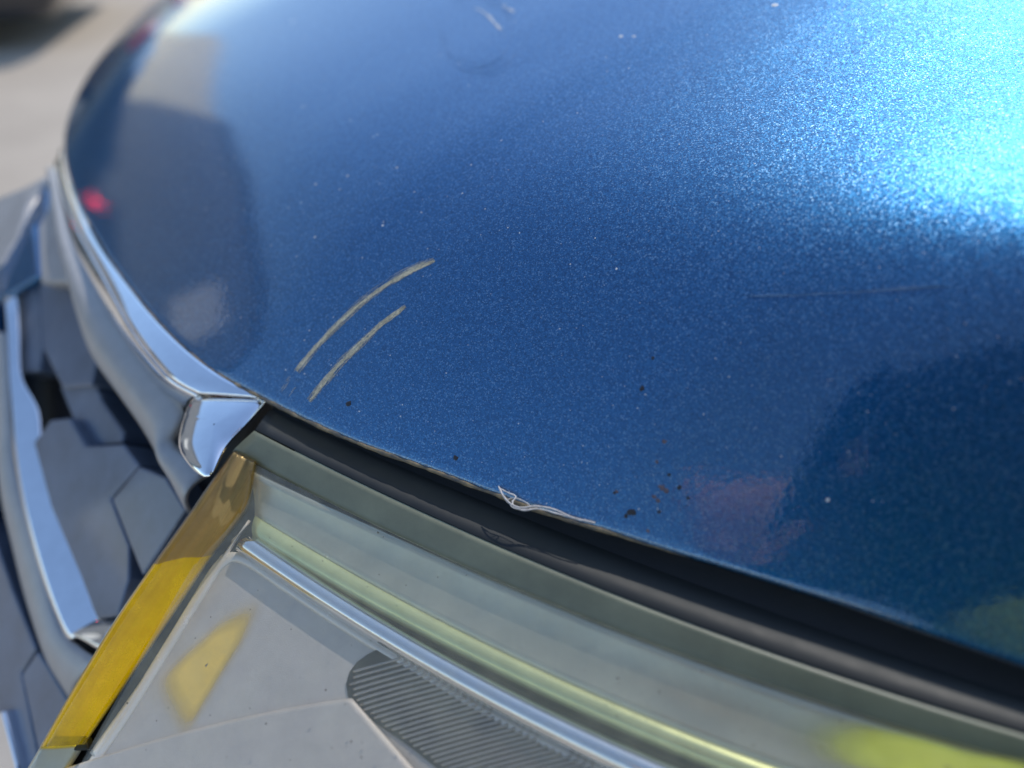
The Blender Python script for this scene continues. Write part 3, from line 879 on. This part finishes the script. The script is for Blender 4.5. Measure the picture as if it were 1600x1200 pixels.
def skin_mesh(name, joints, edges, mat, parent, root, sub=2):
    me = bpy.data.meshes.new(name)
    names = list(joints)
    me.from_pydata([tuple(joints[k][0]) for k in names], [(names.index(a), names.index(b)) for a, b in edges], [])
    o = bpy.data.objects.new(name, me)
    me.materials.append(mat)
    link(o, parent)
    md = o.modifiers.new('skin', 'SKIN')
    md.use_smooth_shade = True
    sv = me.skin_vertices[0].data if me.skin_vertices else None
    if sv is None:
        me.skin_vertices.new() if hasattr(me.skin_vertices, 'new') else None
        sv = me.skin_vertices[0].data
    for i, k in enumerate(names):
        r = joints[k][1]
        sv[i].radius = r if isinstance(r, tuple) else (r, r)
        sv[i].use_root = (k == root)
    s = o.modifiers.new('smooth', 'SUBSURF'); s.levels = sub; s.render_levels = sub
    return o

V = Vector
PX, PY = .20, -.37
person = empty('person', (PX, PY, 0))
tag(person, 'person in dark jacket and safety vest leaning in with one hand raised, mirrored in hood', 'person')
J, ED = {}, []
def jt(k, p, r, frm=None):
    J[k] = (V(p), r)
    if frm: ED.append((frm, k))
jt('pelvis', (PX, PY, .93), (.15, .11))
jt('waist', (PX, PY + .05, 1.08), (.135, .10), 'pelvis')
jt('chest', (PX, PY + .17, 1.32), (.22, .13), 'waist')
jt('neck0', (PX, PY + .25, 1.48), .065, 'chest')
jt('neck1', (PX + .07, PY + .29, 1.54), .055, 'neck0')
jt('head0', (PX + .07, PY + .33, 1.60), (.075, .085), 'neck1')
jt('head1', (PX + .07, PY + .35, 1.68), (.078, .098), 'head0')
jt('head2', (PX + .07, PY + .35, 1.76), (.060, .075), 'head1')
jt('nose', (PX + .07, PY + .445, 1.655), .012, 'head1')
for s, nm in ((-1, 'l'), (1, 'r')):
    jt(nm + 'hip', (PX + s * .10, PY, .88), .095, 'pelvis')
    jt(nm + 'knee', (PX + s * .12, PY + .02, .49), .06, nm + 'hip')
    jt(nm + 'ankle', (PX + s * .13, PY - .03, .09), .042, nm + 'knee')
    jt(nm + 'toe', (PX + s * .15, PY + .13, .04), .035, nm + 'ankle')
    jt(nm + 'shoulder', (PX + (s * .27 if s > 0 else -.17), PY + .19, 1.43), .075, 'chest')
    elb = (-.035, PY + .16, 1.08) if s < 0 else (PX + .32, PY + .16, 1.12)
    jt(nm + 'elbow', elb, .045, nm + 'shoulder')
# left hand: fingers upright beside the lens, thumb behind
jt('lwrist', (-.085, -.115, 1.010), .029, 'lelbow')
jt('lpalm', (-.062, -.060, 1.045), (.038, .024), 'lwrist')
for k, (x0, ln) in enumerate(((-.026, .94), (-.047, 1.04), (-.068, 1.0), (-.088, .80))):
    kn = 'lk%d' % k
    jt(kn, (x0, -.036, 1.066), .0120, 'lpalm')
    jt(kn + 'a', (x0 + .001, -.018, 1.094 + .004 * ln), .0105, kn)
    jt(kn + 'b', (x0 + .004, -.012, 1.094 + .032 * ln), .0097, kn + 'a')
    jt(kn + 'c', (x0 + .008, -.016, 1.094 + .056 * ln), .0085, kn + 'b')
jt('lt0', (-.040, -.080, 1.060), .0135, 'lpalm')
jt('lt1', (-.014, -.074, 1.085), .0115, 'lt0')
jt('lt2', (.008, -.060, 1.108), .0090, 'lt1')
# right arm hanging, fingers slightly curled
hb = V((PX + .31, PY + .30, .90))
jt('rwrist', hb, .028, 'relbow')
jt('rpalm', hb + V((.004, .015, -.06)), (.034, .02), 'rwrist')
for k, dy in enumerate((.035, .012, -.010, -.030)):
    kn = 'rk%d' % k
    jt(kn, hb + V((.004, .015 + dy, -.095)), .0105, 'rpalm')
    jt(kn + 'a', hb + V((.002, .020 + dy, -.130)), .0092, kn)
    jt(kn + 'b', hb + V((-.012, .022 + dy, -.155)), .0082, kn + 'a')
jt('rt0', hb + V((-.01, .050, -.060)), .0125, 'rpalm')
jt('rt1', hb + V((-.018, .070, -.085)), .0105, 'rt0')
JB = dict(J)
for k in ('pelvis', 'waist', 'chest', 'lshoulder', 'rshoulder', 'lelbow', 'relbow', 'lhip', 'rhip', 'lknee', 'rknee'):
    r = J[k][1] if isinstance(J[k][1], tuple) else (J[k][1],) * 2
    JB[k] = (J[k][0], (r[0] * .72, r[1] * .72))
body = skin_mesh('body', JB, ED, M_SKIN, person, 'pelvis')
def sub(keys, grow, edges=None):
    j = {k: (J[k][0], tuple(a + grow for a in (J[k][1] if isinstance(J[k][1], tuple) else (J[k][1],) * 2))) for k in keys}
    e = [(a, b) for a, b in ED if a in j and b in j]
    return j, e
j, e = sub(['pelvis', 'waist', 'chest', 'neck0', 'lshoulder', 'rshoulder', 'lelbow', 'relbow', 'lwrist', 'rwrist'], .030)
j['neck0'] = (J['neck0'][0], (.07, .07))
skin_mesh('jacket', j, e, M_NAVY, person, 'pelvis')
j, e = sub(['pelvis', 'waist'], .042)
j['top'] = (J['waist'][0].lerp(J['chest'][0], .55), (.190, .150)); e.append(('waist', 'top'))
skin_mesh('safety_vest', j, e, M_VIS, person, 'pelvis')
j, e = sub(['pelvis', 'lhip', 'rhip', 'lknee', 'rknee', 'lankle', 'rankle'], .016)
skin_mesh('trousers', j, e, M_NAVY, person, 'pelvis')
hj = {'a': (J['head1'][0] + V((0, -.022, .035)), (.083, .100)), 'b': (J['head2'][0] + V((0, -.012, .012)), (.066, .082)), 'c': (J['head0'][0] + V((0, -.05, .02)), (.06, .05))}
skin_mesh('hair', hj, [('c', 'a'), ('a', 'b')], M_HAIR, person, 'a')
for s in (-1, 1):
    bm = bmesh.new()
    bmesh.ops.create_uvsphere(bm, u_segments=12, v_segments=8, radius=.012, matrix=Matrix.Translation(J['head1'][0] + V((s * .032, .088, -.002))))
    bm_obj('eye', bm, simple('eye', (.5, .5, .5), .2), body, True)
    bm = bmesh.new()
    bmesh.ops.create_uvsphere(bm, u_segments=12, v_segments=8, radius=.02, matrix=Matrix.Translation(J['head1'][0] + V((s * .082, .0, -.015))) @ Matrix.Diagonal((.5, .8, 1.5, 1)))
    bm_obj('ear', bm, M_SKIN, body, True)
bm = bmesh.new()
bmesh.ops.create_uvsphere(bm, u_segments=12, v_segments=8, radius=.022, matrix=Matrix.Translation(J['head0'][0] + V((0, .085, .012))) @ Matrix.Diagonal((1, .4, .3, 1)))
bm_obj('mouth', bm, simple('lips', (.4, .14, .12), .5), body, True)

M_DOTGLOW, nt, b = new_mat('red_dot_glow')
b.inputs['Base Color'].default_value = (.6, .02, .03, 1)
b.inputs['Emission Color'].default_value = (1, .03, .07, 1)
b.inputs['Emission Strength'].default_value = 20
rl = empty('red_dot_source', (-12, 10.0, 1.9))  # added glow, placed to mirror as a red dot in the hood
tag(rl, 'added red glow on the building wall that makes the dot mirrored in the hood', 'stand-in')
bm = bmesh.new(); bmesh.ops.create_cone(bm, cap_ends=True, segments=24, radius1=.13, radius2=.11, depth=.14, matrix=Matrix.Translation((-11.93, 10.0, 1.9)) @ Matrix.Rotation(math.pi / 2, 4, 'Y')); bm_obj('dot_source_base', bm, M_BLACK, rl)
bm = bmesh.new(); bmesh.ops.create_uvsphere(bm, u_segments=20, v_segments=12, radius=.075, matrix=Matrix.Translation((-11.86, 10.0, 1.9)) @ Matrix.Diagonal((.5, 1, 1, 1))); bm_obj('dot_source_glow', bm, M_DOTGLOW, rl, True)

bm = bmesh.new(); box(bm, -12.02, -11.9, 4.6, 6.3, 3.7, 5.1); bm_obj('added_pale_spot_panel', bm, simple('added_panel_finish', (.75, .70, .62), .7), bd)  # unseen panel added to give the hood's reflection a pale spot
